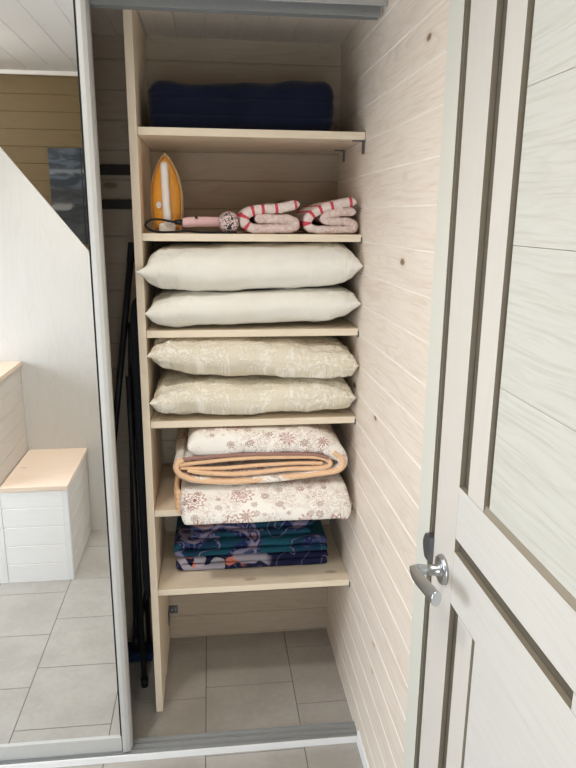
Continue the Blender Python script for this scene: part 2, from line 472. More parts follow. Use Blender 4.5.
bm = nb()
planks_x(bm, XR, XR + .02, 1.17, YB + .02, 0, ZC, gv=.0026, gd=.002, groove=True)
planks_x(bm, XR, XR + .02, YREAR - .02, .285, 0, ZC)
planks_x(bm, XR, XR + .02, .285, 1.17, 2.075, ZC)
box(bm, XR + .021, XR + .08, YREAR - .02, YB + .02, 0, ZC)
struct('wall_right', bm, [WALLP, plain('whitewash_in_grooves', (.80, .74, .67), .6)])
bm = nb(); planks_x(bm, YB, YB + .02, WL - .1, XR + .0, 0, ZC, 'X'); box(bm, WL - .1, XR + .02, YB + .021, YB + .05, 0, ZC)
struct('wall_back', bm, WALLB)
RX0, RX1, RZ0, RZ1 = -.46, .36, .10, 1.30  # opening for the added window behind the camera
bm = nb()
for a0, a1, z0, z1 in ((XL - .02, RX0, 0, ZC), (RX1, XR, 0, ZC), (RX0, RX1, RZ1, ZC), (RX0, RX1, 0, RZ0)):
    planks_x(bm, YREAR, YREAR - .05, a0, a1, z0, z1, 'X', .1, .015)
struct('wall_rear', bm, AMBER)
bm = nb()
for a0, a1, z0, z1 in ((RX0, RX0 + .05, RZ0, RZ1), (RX1 - .05, RX1, RZ0, RZ1), (RX0, RX1, RZ0, RZ0 + .05), (RX0, RX1, RZ1 - .05, RZ1)):
    box(bm, a0, a1, YREAR - .045, YREAR - .008, z0, z1, 0, .003)
w2 = struct('window_2_added', bm, WHITE)  # unseen window, added to let frontal fill into the room
bm = nb(); box(bm, RX0 + .05, RX1 - .05, YREAR - .03, YREAR - .026, RZ0 + .05, RZ1 - .05); link('pane', bm, PANE, w2)
# wardrobe's left end wall and the wall left of the wardrobe
bm = nb(); planks_x(bm, WL, WL - .03, 1.62, YB, 0, ZC, 'Y'); struct('wall_wardrobe_left', bm, WALLP)
bm = nb(); planks_x(bm, 1.60, 1.63, XL - .02, WL - .001, 0, ZC, 'X'); struct('wall_front', bm, WALLB)
# header above the sliding doors
bm = nb(); planks_x(bm, 1.58, 1.60, WL, XR, 2.0, ZC, 'X'); struct('wall_header', bm, STEPW)
# left wall with a glazed opening
WY0, WY1, WZ0, WZ1 = .66, 1.55, .06, 1.75
bm = nb()
for a0, a1, z0, z1 in ((YREAR, WY0, 0, ZC), (WY1, 1.6, 0, ZC), (WY0, WY1, WZ1, ZC), (WY0, WY1, 0, WZ0)):
    planks_x(bm, XL, XL - .06, a0, a1, z0, z1)
struct('wall_left', bm, WALLB)
bm = nb()
for a0, a1, z0, z1 in ((WY0, WY0 + .05, WZ0, WZ1), (WY1 - .05, WY1, WZ0, WZ1), (WY0, WY1, WZ0, WZ0 + .05), (WY0, WY1, WZ1 - .05, WZ1)):
    box(bm, XL - .05, XL - .01, a0, a1, z0, z1, 0, .003)
w1 = struct('window_1', bm, WHITE)
bm = nb(); box(bm, XL - .034, XL - .03, WY0 + .05, WY1 - .05, WZ0 + .05, WZ1 - .05); link('pane', bm, PANE, w1)
# ceilings
bm = nb(); planks_x(bm, ZC, ZC + .02, YREAR - .02, 1.6, XL - .02, XR + .02, 'C', .15, -.002, .004, .004)
struct('ceiling', bm, CEILP)
bm = nb(); planks_x(bm, ZWC, ZWC + .02, 1.6, YB, WL, XR, 'C', .0845, .0); struct('ceiling_wardrobe', bm, CEILW)
# white cornice strip under the room ceiling at the rear
bm = nb(); box(bm, XL, XR - .001, YREAR + .0005, YREAR + .018, ZC - .024, ZC - .0005, 0, .003); struct('trim_1', bm, WHITE)
# thin skirting in front of the wardrobe
bm = nb(); box(bm, XR - .008, XR - .0005, 1.178, 1.586, .0005, .045, 0, .002); struct('baseboard_right', bm, WHITE)

# ------------------------------------------------------------------ entry door in the right wall
DY0, DY1 = .352, 1.085
def edge_taupe(bm):
    bm.normal_update()
    for f in bm.faces:
        if f.normal.y < -.5 or f.normal.z > .5: f.material_index = 1
bm = nb()
box(bm, XR - .004, XR - .0003, 1.1055, 1.1745, 0, 2.07, 0, .001)
box(bm, XR - .004, XR - .0003, .28, .347, 0, 2.07, 0, .001)
box(bm, XR - .004, XR - .0003, .28, 1.1745, 2.0701, 2.135, 0, .001)
box(bm, XR + .0005, XR + .0205, 1.1055, 1.1695, 0, 2.07)
box(bm, XR + .0005, XR + .0205, .2855, .347, 0, 2.07)
edge_taupe(bm)
struct('trim_2', bm, [CASING, TAUPEL])
bm = nb(); box(bm, XR + .009, XR + .0205, .3475, 1.105, 0, 2.074); d_ = struct('door_1', bm, TAUPE)   # recessed core
FX = XR - .001; BX = XR + .0088; ZT = 2.055
def leaf(name, a0, a1, z0, z1, m, fx=FX): 
    b_ = nb(); box(b_, fx, BX, a0, a1, z0, z1, 0, .0008); edge_taupe(b_); return link(name, b_, [m, TAUPEL], d_)
leaf('stile', .985, DY1, .008, ZT, DOORV); leaf('stile', DY0, .452, .008, ZT, DOORV)
leaf('bead', .886, .948, 1.0665, ZT - .1, DOORV); leaf('bead', .489, .551, 1.0665, ZT - .1, DOORV)
leaf('bead', .886, .948, .1, .8465, DOORV); leaf('bead', .489, .551, .1, .8465, DOORV)
leaf('groove_end', .452, .607, .9467, .9718, DOORH); leaf('middle_rail', .452, .985, .972, 1.066, DOORH); leaf('lower_rail', .452, .985, .847, .9465, DOORH)
leaf('top_rail', .452, .985, ZT - .0995, ZT, DOORH); leaf('bottom_rail', .452, .985, .008, .0995, DOORH)
# panels sit back behind the beads
for zz0, zz1, nm in ((1.0765, ZT - .1, 'upper_panel'), (.1, .8465, 'lower_panel')):
    b_ = nb(); z = zz0
    seams = [q for q in (1.266, 1.4665, 1.667, 1.867) if zz0 < q < zz1] + [zz1]
    for q in seams:
        box(b_, FX + .004, BX, .5515, .8745 if nm == 'upper_panel' else .884, z, q - .0003, 0, .0006); z = q + .0003
    link(nm, b_, DOORP if nm == 'upper_panel' else DOORH, d_)
b_ = nb(); 
v = [b_.verts.new(p) for p in ((FX + .001, .551, 1.0662), (FX + .001, .8858, 1.0662), (FX + .004, .8858, 1.0765), (FX + .004, .551, 1.0765), (BX, .551, 1.0662), (BX, .8858, 1.0662), (BX, .8858, 1.0765), (BX, .551, 1.0765))]
for q in ((0, 1, 2, 3), (4, 7, 6, 5), (0, 4, 5, 1), (3, 2, 6, 7), (0, 3, 7, 4), (1, 5, 6, 2)): b_.faces.new([v[i] for i in q])
link('sill_bead', b_, TAUPEL, d_)
# latch lip on the casing, and the lever handle
b_ = nb()
loft(b_, [[(XR - x_, 1.1055 + .013 * math.sin(PI * k / 10) if True else 0, .872 + .050 * k / 10) for k in range(11)] + [(XR - x_, 1.083, .922), (XR - x_, 1.083, .872)] for x_ in (-.006, .0106)], smooth=False)
link('latch_plate', b_, STEEL, d_)
hz, hy = .8875, 1.029
b_ = nb()
def circ(x, r, n=28, cy=hy, cz=hz): return [(x, cy + r * math.cos(2 * PI * k / n), cz + r * math.sin(2 * PI * k / n)) for k in range(n)]
loft(b_, [circ(FX - .0002, .0275), circ(FX - .004, .0275), circ(FX - .0075, .0255), circ(FX - .0085, .022), circ(FX - .0065, .0185), circ(FX - .007, .0125), circ(FX - .012, .0105), circ(FX - .03, .0095)], cap0=True)
rose = link('door_handle', b_, CHROME, d_)
b_ = nb()
pth = cat([(FX - .028, hy + .001, hz), (FX - .046, hy + .001, hz + .001), (FX - .0545, hy - .006, hz + .002), (FX - .056, hy - .03, hz + .004), (FX - .055, hy - .075, hz + .010), (FX - .0525, hy - .114, hz + .014)], 7)
rd = [.0095 + .0035 * min(1, i / 14) for i in range(len(pth))]
tube(b_, pth, rd, 16, flat=(.62, 1.0)); tube(b_, [(FX - .045, hy + .0005, hz + .001), (FX - .06, hy + .0005, hz + .001)], [.0105, .0085], 14)
lever = link('lever', b_, CHROME, rose)

# ------------------------------------------------------------------ wardrobe tracks and sliding mirror door
bm = nb()
box(bm, WL + .001, XR - .001, 1.588, 1.5915, .0005, .021, 1)
box(bm, WL + .001, XR - .001, 1.5916, 1.656, .0005, .010, 0)
for y in (1.612, 1.6315, 1.6535): box(bm, WL + .001, XR - .001, y, y + .0025, .0101, .0165, 0)
o = link('sliding_door_track', bm, [ALUD, WHITE], base=(-.27, 1.62, 0)); tag(o, 'aluminium floor track of the sliding doors with a white front lip', 'track')
bm = nb()
box(bm, WL + .001, XR - .001, 1.598, 1.604, 1.963, 2.01, 0, .001)
box(bm, WL + .001, XR - .006, 1.6045, 1.668, 1.990, 2.008, 0)
for y in (1.640, 1.664): box(bm, WL + .001, XR - .006, y, y + .0025, 1.951, 1.9899, 0)
o = link('sliding_door_track', bm, [ALUD], base=(-.27, 1.62, 1.95)); tag(o, 'grey aluminium top track under the wardrobe ceiling', 'track')
md = thing('mirror_sliding_door', (-.565, 1.62, .0165), 'sliding wardrobe door with full-height mirror in a pale aluminium frame', 'mirror door')
def stile_prof(x0, x1, flip=False):
    y0, y1 = 1.6062, 1.636; w = x1 - x0
    P = [(x0, y0 + .010), (x0 + .001, y0 + .004), (x0 + .003, y0), (x0 + w * .45, y0 - .0002), (x0 + w * .78, y0 + .003), (x1 - .003, y0 + .008), (x1, y0 + .014), (x1, y1), (x1 - .012, y1), (x1 - .012, y0 + .02), (x0, y0 + .02)]
    if flip: P = [(x0 + x1 - x, y) for x, y in P][::-1]
    return P
for nm, (x0, x1, fl) in (('stile', (-.2775, -.2495, False)), ('stile', (-.885, -.857, True))):
    b_ = nb(); P = stile_prof(x0, x1, fl); loft(b_, [[(x, y, z) for x, y in P] for z in (.0175, 1.972)], smooth=False); link(nm, b_, ALU, md)
b_ = nb(); box(b_, -.8565, -.278, 1.6085, 1.628, .0195, .066, 0, .0015); link('bottom_rail', b_, ALU, md)
b_ = nb(); box(b_, -.8565, -.278, 1.6085, 1.628, 1.953, 1.972, 0, .0015); link('top_rail', b_, ALU, md)
b_ = nb(); box(b_, -.8563, -.2785, 1.614, 1.618, .0665, 1.9525); link('mirror', b_, MIRROR, md)
b_ = nb(); box(b_, -.8563, -.2785, 1.6185, 1.628, .0665, 1.9525); link('backing', b_, DARKF, md)
b_ = nb(); box(b_, -.2808, -.2782, 1.611, 1.6139, .0665, 1.9525); link('gasket', b_, RUB, md)

# ------------------------------------------------------------------ partition and shelves
bm = nb(); box(bm, PL, PR, YS, YB - .003, .0, 1.9985 + .012, 0, .0015)
o = link('partition_board', bm, PARTM, base=((PL + PR) / 2, 1.96, 0)); tag(o, 'tall whitewashed pine partition standing left of the shelves', 'partition')
on = ['topmost shelf board under the dark navy blanket', 'pine shelf board holding the iron, hair dryer and towels', 'pine shelf board under the two plain white pillows',
      'pine shelf board under the two cream damask pillows', 'pine shelf board mostly hidden by the paisley duvets', 'lowest pine shelf board under the teal and navy bedding']
for i, z in enumerate(SH):
    r_ = thing('shelf_board', (.115, 1.96, z - TH), on[i], 'shelf', 'wardrobe shelf boards')
    b_ = nb(); box(b_, PR + .0006, XR - .0012, YS, YB - .003, z - TH, z, 0, .0015); link('board', b_, SHELF, r_)
    # steel angle brackets against the right wall
    for yb in ((YS + .004, YS + .024), (YB - .11, YB - .09)) if i == 0 else ((YS + .002, YS + .02),):
        b_ = nb(); d2 = .034 if i == 0 else .008
        if i == 0:
            box(b_, XR - .032, XR - .0045, yb[0], yb[1], z - TH - .0025, z - TH - .0003); box(b_, XR - .0045, XR - .0022, yb[0], yb[1], z - TH - d2, z - TH - .0003)
        else:
            box(b_, XR - .0038, XR - .0005, yb[0] - .004, yb[1], z - TH - .004, z - TH * .35)
        link('bracket', b_, STEEL, r_)
    if i == 4:
        b_ = nb(); box(b_, XR - .032, XR - .0045, 2.03, 2.05, z - TH - .0025, z - TH - .0003); box(b_, XR - .0045, XR - .0022, 2.03, 2.05, z - TH - .034, z - TH - .0003); link('bracket', b_, STEEL, r_)
    # a bracket against the partition, low down
# bracket at the foot of the back wall
ft = thing('wall_mounted_bracket', (-.160, YB - .004, .088), 'small dark steel bracket low in the back left corner under the bottom shelf', 'bracket')
b_ = nb(); box(b_, -.1735, -.1705, YB - .05, YB - .0008, .086, .135); box(b_, -.1704, -.142, YB - .004, YB - .0008, .106, .135); link('plate', b_, STEEL, ft)
for x in (-.163, -.15):
    b_ = nb(); tube(b_, [(x, YB - .0042, .12), (x, YB - .0062, .12)], .0035, 10); link('screw', b_, CHROME, ft)

# ------------------------------------------------------------------ navy blanket on the top shelf
def nav(p):
    q = Vector(p); t = (q.x + .155) / .49
    top = max(0, (q.z - SH[0]) / .125)
    q.z -= top * (.010 * math.sin(PI * t) + .006 * math.sin(5 * t + 1))
    q += Vector((0, 1, 0)) * (.006 * nz(p, 14)) + Vector((0, 0, 1)) * (.004 * nz(p, 18)) * top
    q.x += .006 * nz(p + Vector((4, 0, 0)), 12)
    for k in (.34, .67):          # fold lines along the front
        d = abs((q.z - SH[0]) - .125 * k); q.y += max(0, .009 - d * .9) * (1 if q.y < 1.95 else 0)
    q.z = max(q.z, SH[0] + .0005); return q
bm = nb(); softbox(bm, -.150, .340, 1.835, 2.12, SH[0] + .0005, SH[0] + .133, .035, (60, 24, 26), nav)
o = link('folded_blanket', bm, NAVY, base=(.095, 1.98, SH[0])); tag(o, 'thick dark navy blanket folded on the topmost shelf', 'blanket')

# ------------------------------------------------------------------ iron
zb = SH[1] + .0008; HI = .208; cx = -.114
def hw(t):
    if t < .4: return .0375 + .0075 * math.sin(t / .4 * PI / 2)
    s_ = (t - .4) / .6; return .045 * (1 - s_ ** 2.0) ** .78
def outline(y, sc, z0=0., n=26, lift=0.):
    R_ = [(cx + hw(i / n) * sc, y, zb + lift + z0 + (HI - 2 * z0 - lift) * (i / n) ) for i in range(n)]
    L_ = [(cx - hw(i / n) * sc, y, zb + lift + z0 + (HI - 2 * z0 - lift) * (i / n)) for i in range(n, -1, -1)]
    return R_ + L_
ir = thing('steam_iron', (cx, 1.87, SH[1]), 'orange steam iron with pale handle standing upright on its heel', 'iron')
b_ = nb(); loft(b_, [outline(1.902, .97), outline(1.900, 1.), outline(1.894, 1.)], smooth=False); link('soleplate', b_, SOLE, ir)
b_ = nb(); loft(b_, [outline(1.8938, .985), outline(1.884, 1.0), outline(1.874, .96), outline(1.870, .9, .004)]); link('skirt', b_, AMBERP, ir)
b_ = nb(); loft(b_, [outline(1.8699, .88, .008), outline(1.855, .84, .012), outline(1.845, .72, .02), outline(1.840, .5, .035), outline(1.839, .2, .06)]); link('body', b_, ORANGE, ir)
b_ = nb(); tube(b_, cat([(cx, 1.852, zb + .168), (cx, 1.832, zb + .172), (cx + .001, 1.818, zb + .160), (cx + .002, 1.812, zb + .12), (cx + .003, 1.812, zb + .07), (cx + .005, 1.818, zb + .035), (cx + .005, 1.840, zb + .02)], 6), [.0095] * 6 + [.0105] * 31, 14); link('handle', b_, GREYW, ir)
b_ = nb(); softbox(b_, cx - .02, cx + .024, 1.828, 1.8835, zb, zb + .026, .008, (10, 8, 8)); link('heel', b_, GREYW, ir)
b_ = nb(); loft(b_, [[(cx - .018 + .007 * math.cos(2 * PI * k / 16), y, zb + .072 + .009 * math.sin(2 * PI * k / 16)) for k in range(16)] for y in (1.846, 1.836, 1.834)]); link('dial', b_, GREYW, ir)
b_ = nb(); tube(b_, [(cx, 1.89, zb + HI - .004), (cx, 1.889, zb + HI + .004)], [.004, .0025], 8); link('tip_cap', b_, STEEL, ir)

# ------------------------------------------------------------------ hair dryer
hd = thing('hair_dryer', (.05, 1.84, SH[1]), 'small pink hair dryer with black speckled grille and black cord', 'hair dryer')
hz_ = SH[1] + .0295; hx = .052
def cyl(y, r, n=26): return [(hx + r * math.cos(2 * PI * k / n), y, hz_ + r * math.sin(2 * PI * k / n)) for k in range(n)]
b_ = nb(); loft(b_, [cyl(1.812, .0278), cyl(1.835, .0285), cyl(1.87, .026), cyl(1.92, .0215), cyl(1.925, .017)]); link('barrel', b_, PINK, hd)
b_ = nb(); loft(b_, [cyl(1.8118, .0278), cyl(1.803, .0272), cyl(1.796, .024), cyl(1.791, .016), cyl(1.790, .006)]); link('grille', b_, SPECK, hd)
b_ = nb(); tube(b_, cat([(.034, 1.828, hz_ + .001), (.012, 1.822, hz_ + .001), (-.03, 1.812, hz_ + .001), (-.062, 1.803, hz_ - .001), (-.071, 1.801, hz_ - .001)], 6), [.0125] * 8 + [.013] * 8 + [.0135, .013, .0125, .012, .011, .0105, .0095, .008, .006], 16); link('handle', b_, PINK, hd)
b_ = nb(); tube(b_, [(-.034, 1.7995, hz_ + .0105), (-.034, 1.7985, hz_ + .0135)], .004, 10); link('switch', b_, BLACK, hd)
b_ = nb(); tube(b_, [(-.068, 1.801, hz_ - .001), (-.074, 1.800, hz_ - .001), (-.09, 1.797, hz_ - .0005)], [.0065, .0075, .006], 12); link('strain_relief', b_, BLACK, hd)
zc = SH[1] + .0032
b_ = nb(); tube(b_, cat([(-.089, 1.797, hz_ - .0005), (-.105, 1.794, hz_ + .002), (-.13, 1.792, hz_ + .006), (-.153, 1.792, hz_ + .004), (-.165, 1.792, hz_ - .006), (-.163, 1.791, zc + .012), (-.150, 1.79, zc + .004), (-.125, 1.789, zc), (-.09, 1.788, zc + .001), (-.06, 1.787, zc + .003), (-.02, 1.786, zc), (.03, 1.786, zc), (.068, 1.787, zc + .001), (.06, 1.782, zc), (.02, 1.7815, zc + .0005), (-.03, 1.781, zc)], 6), .0028, 8); link('cord', b_, RUB, hd)

# ------------------------------------------------------------------ striped towels
zt = SH[1] + .001; t_ = .0135
def towel(label, path, stripes, y0, y1, seed):
    b_ = nb(); T = fold(b_, path, y0, y1, 9, seed, .0028, 60.)
    mt = towel_mat('striped_terry', T, stripes)
    bx = sum(p[0] for p in path) / len(path)
    o_ = link('folded_towel', b_, mt, base=(bx, (y0 + y1) / 2, SH[1])); tag(o_, label, 'towel', 'striped towels')
pL = [(.12, .0375), (.15, .038), (.195, .038), (.22, .0345), (.2285, .0245), (.22, .0145), (.18, .0125), (.13, .0125), (.108, .0155), (.094, .026), (.094, .042), (.108, .056), (.14, .062), (.19, .067), (.239, .076)]
towel('pale pink towel with red stripes, folded, next to the hair dryer', [(x, zt + z, .0245 if i < 9 else .0255) for i, (x, z) in enumerate(pL)],
      [(.010, .0035), (.062, .004), (.098, .004), (.125, .004), (.152, .004), (.178, .004)], 1.787, 2.06, 3.)
pR = [(.392, .0585), (.36, .058), (.33, .054), (.309, .045), (.309, .036), (.335, .0325), (.37, .032), (.389, .0235), (.384, .0125), (.35, .0115), (.29, .0115), (.27, .016), (.263, .030), (.272, .047), (.298, .064), (.34, .076), (.392, .085)]
towel('pale pink towel with red stripes, folded, against the right wall', [(x, zt + z, .0215 if i < 11 else .0235) for i, (x, z) in enumerate(pR)],
      [(.014, .004), (.066, .004), (.098, .004), (.124, .004), (.15, .004)], 1.790, 2.06, 9.)
b_ = nb(); fold(b_, [(.188, zt + .0605, .014), (.215, zt + .066, .016), (.25, zt + .071, .014)], 1.98, 2.09, 6, 5.)
bm_ = b_; bm_.free()

# ------------------------------------------------------------------ pillows
def pillow(label, cx, W, y0, y1, zm, up, dn, mat, seed, name='pillow', wr=1., earL=.02, tilt=0., zmin=None, zmax=None, rim=True):
    nu, nv = 84, 44; b_ = nb(); cy = (y0 + y1) / 2; D = (y1 - y0) / 2
    def pos(i, j, side):
        # denser rows towards the rims
        u = math.sin((-1 + 2 * i / nu) * PI / 2); v_ = math.sin((-1 + 2 * j / nv) * PI / 2)
        au, av = abs(u), abs(v_)
        x = cx + W * u * (1 - .022 * (1 - av ** 6)); y = cy + D * v_ * (1 - .012 * (1 - au ** 6))
        if u < 0 and v_ < 0: x -= earL * (au ** 14) * (av ** 10)
        th = ((1 - au ** 8) ** .5) * ((1 - av ** 4.5) ** .5)
        w = 0.
        if 0 < th:
            e = (au ** 5) * .9 + (av ** 5) * .35
            w = wr * (.010 * e * nz((u * 1.5 + seed, v_ * 9, side), 1.3) + .006 * e * nz((u * 14, v_ * 2 + seed, side), 1.) + .0045 * nz((u * 2.6 + seed, v_ * 2, side * 3), 1.5) + .002 * nz((u * 9 + seed, v_ * 8, side), 1.6))
        h = (up if side > 0 else dn) * th + w * min(1, th * 3)
        z = zm + tilt * u + side * h + .006 * nz((u * 2 + seed, 0, 7), 1.2)
        if zmin is not None: z = max(z, zmin(x, y) if callable(zmin) else zmin)
        if zmax is not None: z = min(z, zmax(x, y) if callable(zmax) else zmax)
        return (x, y, z)
    G = {}
    for s_ in (1, -1):
        for i in range(nu + 1):
            for j in range(nv + 1):
                edge = i in (0, nu) or j in (0, nv)
                if edge and s_ < 0: G[s_, i, j] = G[1, i, j]
                else: G[s_, i, j] = b_.verts.new(pos(i, j, s_))
        for i in range(nu):
            for j in range(nv):
                q = [G[s_, i, j], G[s_, i + 1, j], G[s_, i + 1, j + 1], G[s_, i, j + 1]]
                try:
                    f = b_.faces.new(q if s_ > 0 else q[::-1]); f.smooth = True
                except ValueError: pass
    rimpts = [G[1, i, 0].co.copy() for i in range(0, nu + 1, 2)]
    r_ = link(name, b_, mat, base=(cx, cy, zm - dn)); tag(r_, label, 'pillow', 'pillows on the shelves')
    if wr > 1.2:
        c_ = nb(); tube(c_, [p + Vector((0, .0006, 0)) for p in rimpts], .0014, 6); link('seam', c_, mat, r_)
    return r_
def between(z, d, a): return lambda x, y: z + d + a * (nz((x * 4, y * 3, z), 1.) + .5 * nz((x * 11, y * 6, z), 1.))
PW = .279; PC = .1165
pillow('plumper plain white pillow, upper one of the white pair', PC - .002, PW + .010, 1.735, 2.125, 1.367, .064, .062, WPIL, 1.3, wr=1., earL=.016, tilt=.006, zmax=1.4375, zmin=between(1.3085, .0005, .007))
pillow('plain white pillow lying flat on the shelf beneath the plumper one', PC + .001, PW + .008, 1.745, 2.125, 1.263, .048, .056, WPIL, 4.1, wr=1., earL=.004, tilt=.010, zmin=SH[2] + .0004, zmax=between(1.3085, -.0005, .007))
pillow('cream damask pillow with crumpled ends, upper one of the patterned pair', PC + .001, PW + .007, 1.745, 2.125, 1.122, .055, .060, DAMASK, 7.7, wr=1.7, earL=.004, tilt=-.016, zmax=1.1835, zmin=between(1.0635, .0005, .007))
pillow('cream damask pillow lying on its shelf beneath the other damask pillow', PC + .0, PW + .006, 1.75, 2.125, 1.010, .050, .058, DAMASK, 12.9, wr=1.7, earL=.004, tilt=.002, zmin=SH[3] + .0004, zmax=between(1.0635, -.0005, .007))

# ------------------------------------------------------------------ paisley duvets
y0 = 1.742; y1 = 2.10
def front_tube(bm, path, y, r, per=8):
    S = cat(path, per); tube(bm, [(x, y + .004 * nz((x * 9, z * 20, 1), 1.5), z) for x, z in S], r, 8)
dv = thing('duvet', (.13, 1.92, .765), 'white paisley duvet with peach edging folded on top of the other duvet', 'duvet', 'paisley duvets')
# main top fold, plump, wrapping round the right end and back underneath
UPZ = .007
top = [(-.072, .877, .072), (-.02, .881, .078), (.08, .880, .078), (.2, .879, .078), (.29, .874, .075), (.338, .853, .062), (.364, .824, .036), (.366, .803, .026), (.348, .788, .021), (.30, .780, .020), (.2, .773, .020), (.08, .766, .020), (-.03, .771, .020), (-.085, .786, .020), (-.104, .806, .019), (-.102, .826, .018), (-.085, .836, .014)]
top = [(a, b + UPZ * (1 if b < .84 else 0), c) for a, b, c in top]
b_ = nb(); fold(b_, top, y0, y1, 10, 2., .006, 16., 1.0, lambda x, z, l: .012 * max(0, .3 - x) * 0 + .004 * nz((x * 8, z * 8, 2), 1)); link('cover', b_, PAIS, dv)
# inner leaves, seen as peach bound edges
inner = [(-.098, .822, .012), (-.05, .826, .013), (.06, .835, .014), (.2, .836, .014), (.29, .832, .013), (.328, .818, .012), (.326, .803, .012), (.29, .797, .012), (.2, .797, .012), (.08, .789, .012), (-.02, .794, .012), (-.075, .806, .012)]
inner = [(a, b + UPZ, c) for a, b, c in inner]
b_ = nb(); fold(b_, inner, y0 + .008, y1, 9, 4., .002, 30.); link('inner_leaf', b_, PAIS, dv)
b_ = nb()
front_tube(b_, [(x, z) for x, z, t in inner], y0 + .008, .0068)
front_tube(b_, [(x, z + .001) for x, z, t in top[5:]], y0 + .006, .0085)
front_tube(b_, [(-.095, .819), (0, .813), (.12, .818), (.24, .821), (.31, .818)], y0 + .012, .006)
link('piping', b_, PEACH, dv)
b_ = nb(); front_tube(b_, [(-.086, .845), (0, .852), (.1, .854), (.2, .853), (.28, .848), (.325, .835)], y0 + .004, .005); link('binding', b_, PLUM, dv)
# lower duvet drooping over the shelf edge
dw = thing('duvet', (.14, 1.9, SH[4]), 'white paisley duvet lying under the folded one and drooping over its shelf edge', 'duvet', 'paisley duvets')
def droop(p):
    q = Vector(p)
    f = max(0, min(1, (1.768 - p.y) / .05)); u = (q.x + .1) / .49
    q.z -= .040 * f ** 1.3 * (1 if True else 0) * (1 - .1 * math.sin(PI * u))
    q.y += -.012 * f * math.sin(PI * u) 
    lo = max(0, min(1, (.735 - p.z) / .05))
    q += Vector((.004 * nz(p, 14), .005 * nz(p + Vector((3, 1, 2)), 13), .004 * nz(p, 16) * (1 - lo)))
    if q.x > .36: q.z += -.004; q.x += .010 * f * max(0, 1 - abs(p.z - .715) / .04)
    if p.y > YS - .012 and q.z < SH[4] + .0006: q.z = SH[4] + .0006
    if p.y <= YS - .012: q.y = min(q.y, YS - .002)
    q.x = min(q.x, XR - .002)
    return q
bm = nb(); softbox(bm, -.100, .388, 1.715, 2.10, SH[4] + .0006, .755, (.02, .035, .035), (70, 44, 18), droop); link('cover', bm, PAIS, dw)
b_ = nb()
for k in range(5):
    z = .6895 + k * .013; tube(b_, cat([(-.102, 1.745 + .004 * k, z + .001), (-.108 - .003 * (k % 2), 1.79, z + .002), (-.110, 1.86, z + .003), (-.104, 1.95, z + .003)], 5), .007, 8)
link('piping', b_, PEACH, dw)

# ------------------------------------------------------------------ teal and navy bedding
s6 = SH[5]
b_ = nb(); x0_, x1_ = -.110, .352
zig = [(x1_, s6 + .0135, .022), (.25, s6 + .0137, .0225), (0, s6 + .0137, .0225), (x0_ + .012, s6 + .014, .022), (x0_ - .006, s6 + .025, .0205), (x0_ + .012, s6 + .0375, .022), (0, s6 + .0375, .0225), (.25, s6 + .0375, .0225), (x1_ + .002, s6 + .0375, .022)]
fold(b_, zig, 1.868, 2.12, 9, 6., .003, 20.)
o = link('folded_duvet_cover', b_, NAVP, base=(.12, 1.99, s6)); tag(o, 'dark navy duvet cover with orange and white print lying on the lowest shelf', 'bedding')
b_ = nb(); z6 = s6 + .0525
zig = [(x1_, z6 + .012, .021), (.2, z6 + .012, .021), (0, z6 + .012, .021), (x0_ + .008, z6 + .012, .021), (x0_ - .009, z6 + .0245, .02), (x0_ + .01, z6 + .037, .023), (0, z6 + .037, .025), (.2, z6 + .037, .025), (x1_ - .002, z6 + .036, .022)]
fold(b_, zig, 1.862, 2.12, 9, 8., .004, 18.)
fold(b_, [(-.08, z6 + .060, .018), (.1, z6 + .0605, .0195), (.30, z6 + .060, .018)], 1.885, 2.11, 9, 10., .002, 18.)
fold(b_, [(-.08, z6 + .079, .015), (.1, z6 + .0795, .0165), (.31, z6 + .079, .015)], 1.90, 2.11, 9, 11., .002, 18.)
o = link('folded_bed_sheet', b_, TEAL, base=(.12, 1.99, z6)); tag(o, 'teal printed bed sheet folded on top of the navy duvet cover', 'bedding')

# ------------------------------------------------------------------ things in the dark bay behind the mirror door
for nm, z0, z1, lb in (('wall_rail', 1.623, 1.652, 'dark rail across the back of the narrow bay, upper of two'), ('wall_rail', 1.523, 1.550, 'dark rail across the back of the narrow bay, lower of two')):
    bm = nb(); box(bm, WL + .002, PL - .002, YB - .016, YB - .0008, z0, z1, 0, .002); o = link(nm, bm, DARKF, base=((WL + PL) / 2, YB - .008, z0)); tag(o, lb, 'rail', 'rails in the narrow bay')
mp = thing('floor_mop', (-.285, 2.06, 0), 'black handled mop with a dark blue head standing in the narrow bay', 'mop')
b_ = nb(); tube(b_, cat([(-.243, 2.02, 1.19), (-.255, 2.03, .9), (-.272, 2.045, .45), (-.283, 2.055, .06)], 6), .0095, 12); link('handle', b_, BLACK, mp)
b_ = nb(); softbox(b_, -.335, -.225, 2.015, 2.10, .001, .035, .014, (16, 12, 6), lambda p: p + Vector((.004 * nz(p, 60), .004 * nz(p, 50), 0))); link('head', b_, BLUEH, mp)
b_ = nb(); tube(b_, [(-.283, 2.055, .036), (-.282, 2.054, .085)], [.02, .013], 12); link('socket', b_, BLACK, mp)
pl = thing('leaning_pole', (-.415, 1.90, 0), 'black pole with a thick end cap leaning in the narrow bay', 'pole')
b_ = nb(); tube(b_, [(-.224, 1.945, 1.39), (-.285, 1.93, .95), (-.415, 1.90, .004)], .0095, 12); link('shaft', b_, BLACK, pl)
b_ = nb(); tube(b_, [(-.2185, 1.9465, 1.43), (-.2186, 1.9465, 1.428), (-.2255, 1.945, 1.375)], [.009, .0115, .0115], 12); link('end_cap', b_, RUB, pl)
ib = thing('ironing_board', (-.222, 1.98, 0), 'folded black ironing board standing on end against the partition', 'ironing board')
b_ = nb(); softbox(b_, -.232, -.199, 1.86, 2.12, .32, 1.27, (.012, .06, .10), (6, 16, 30)); link('board', b_, BLACKC, ib)
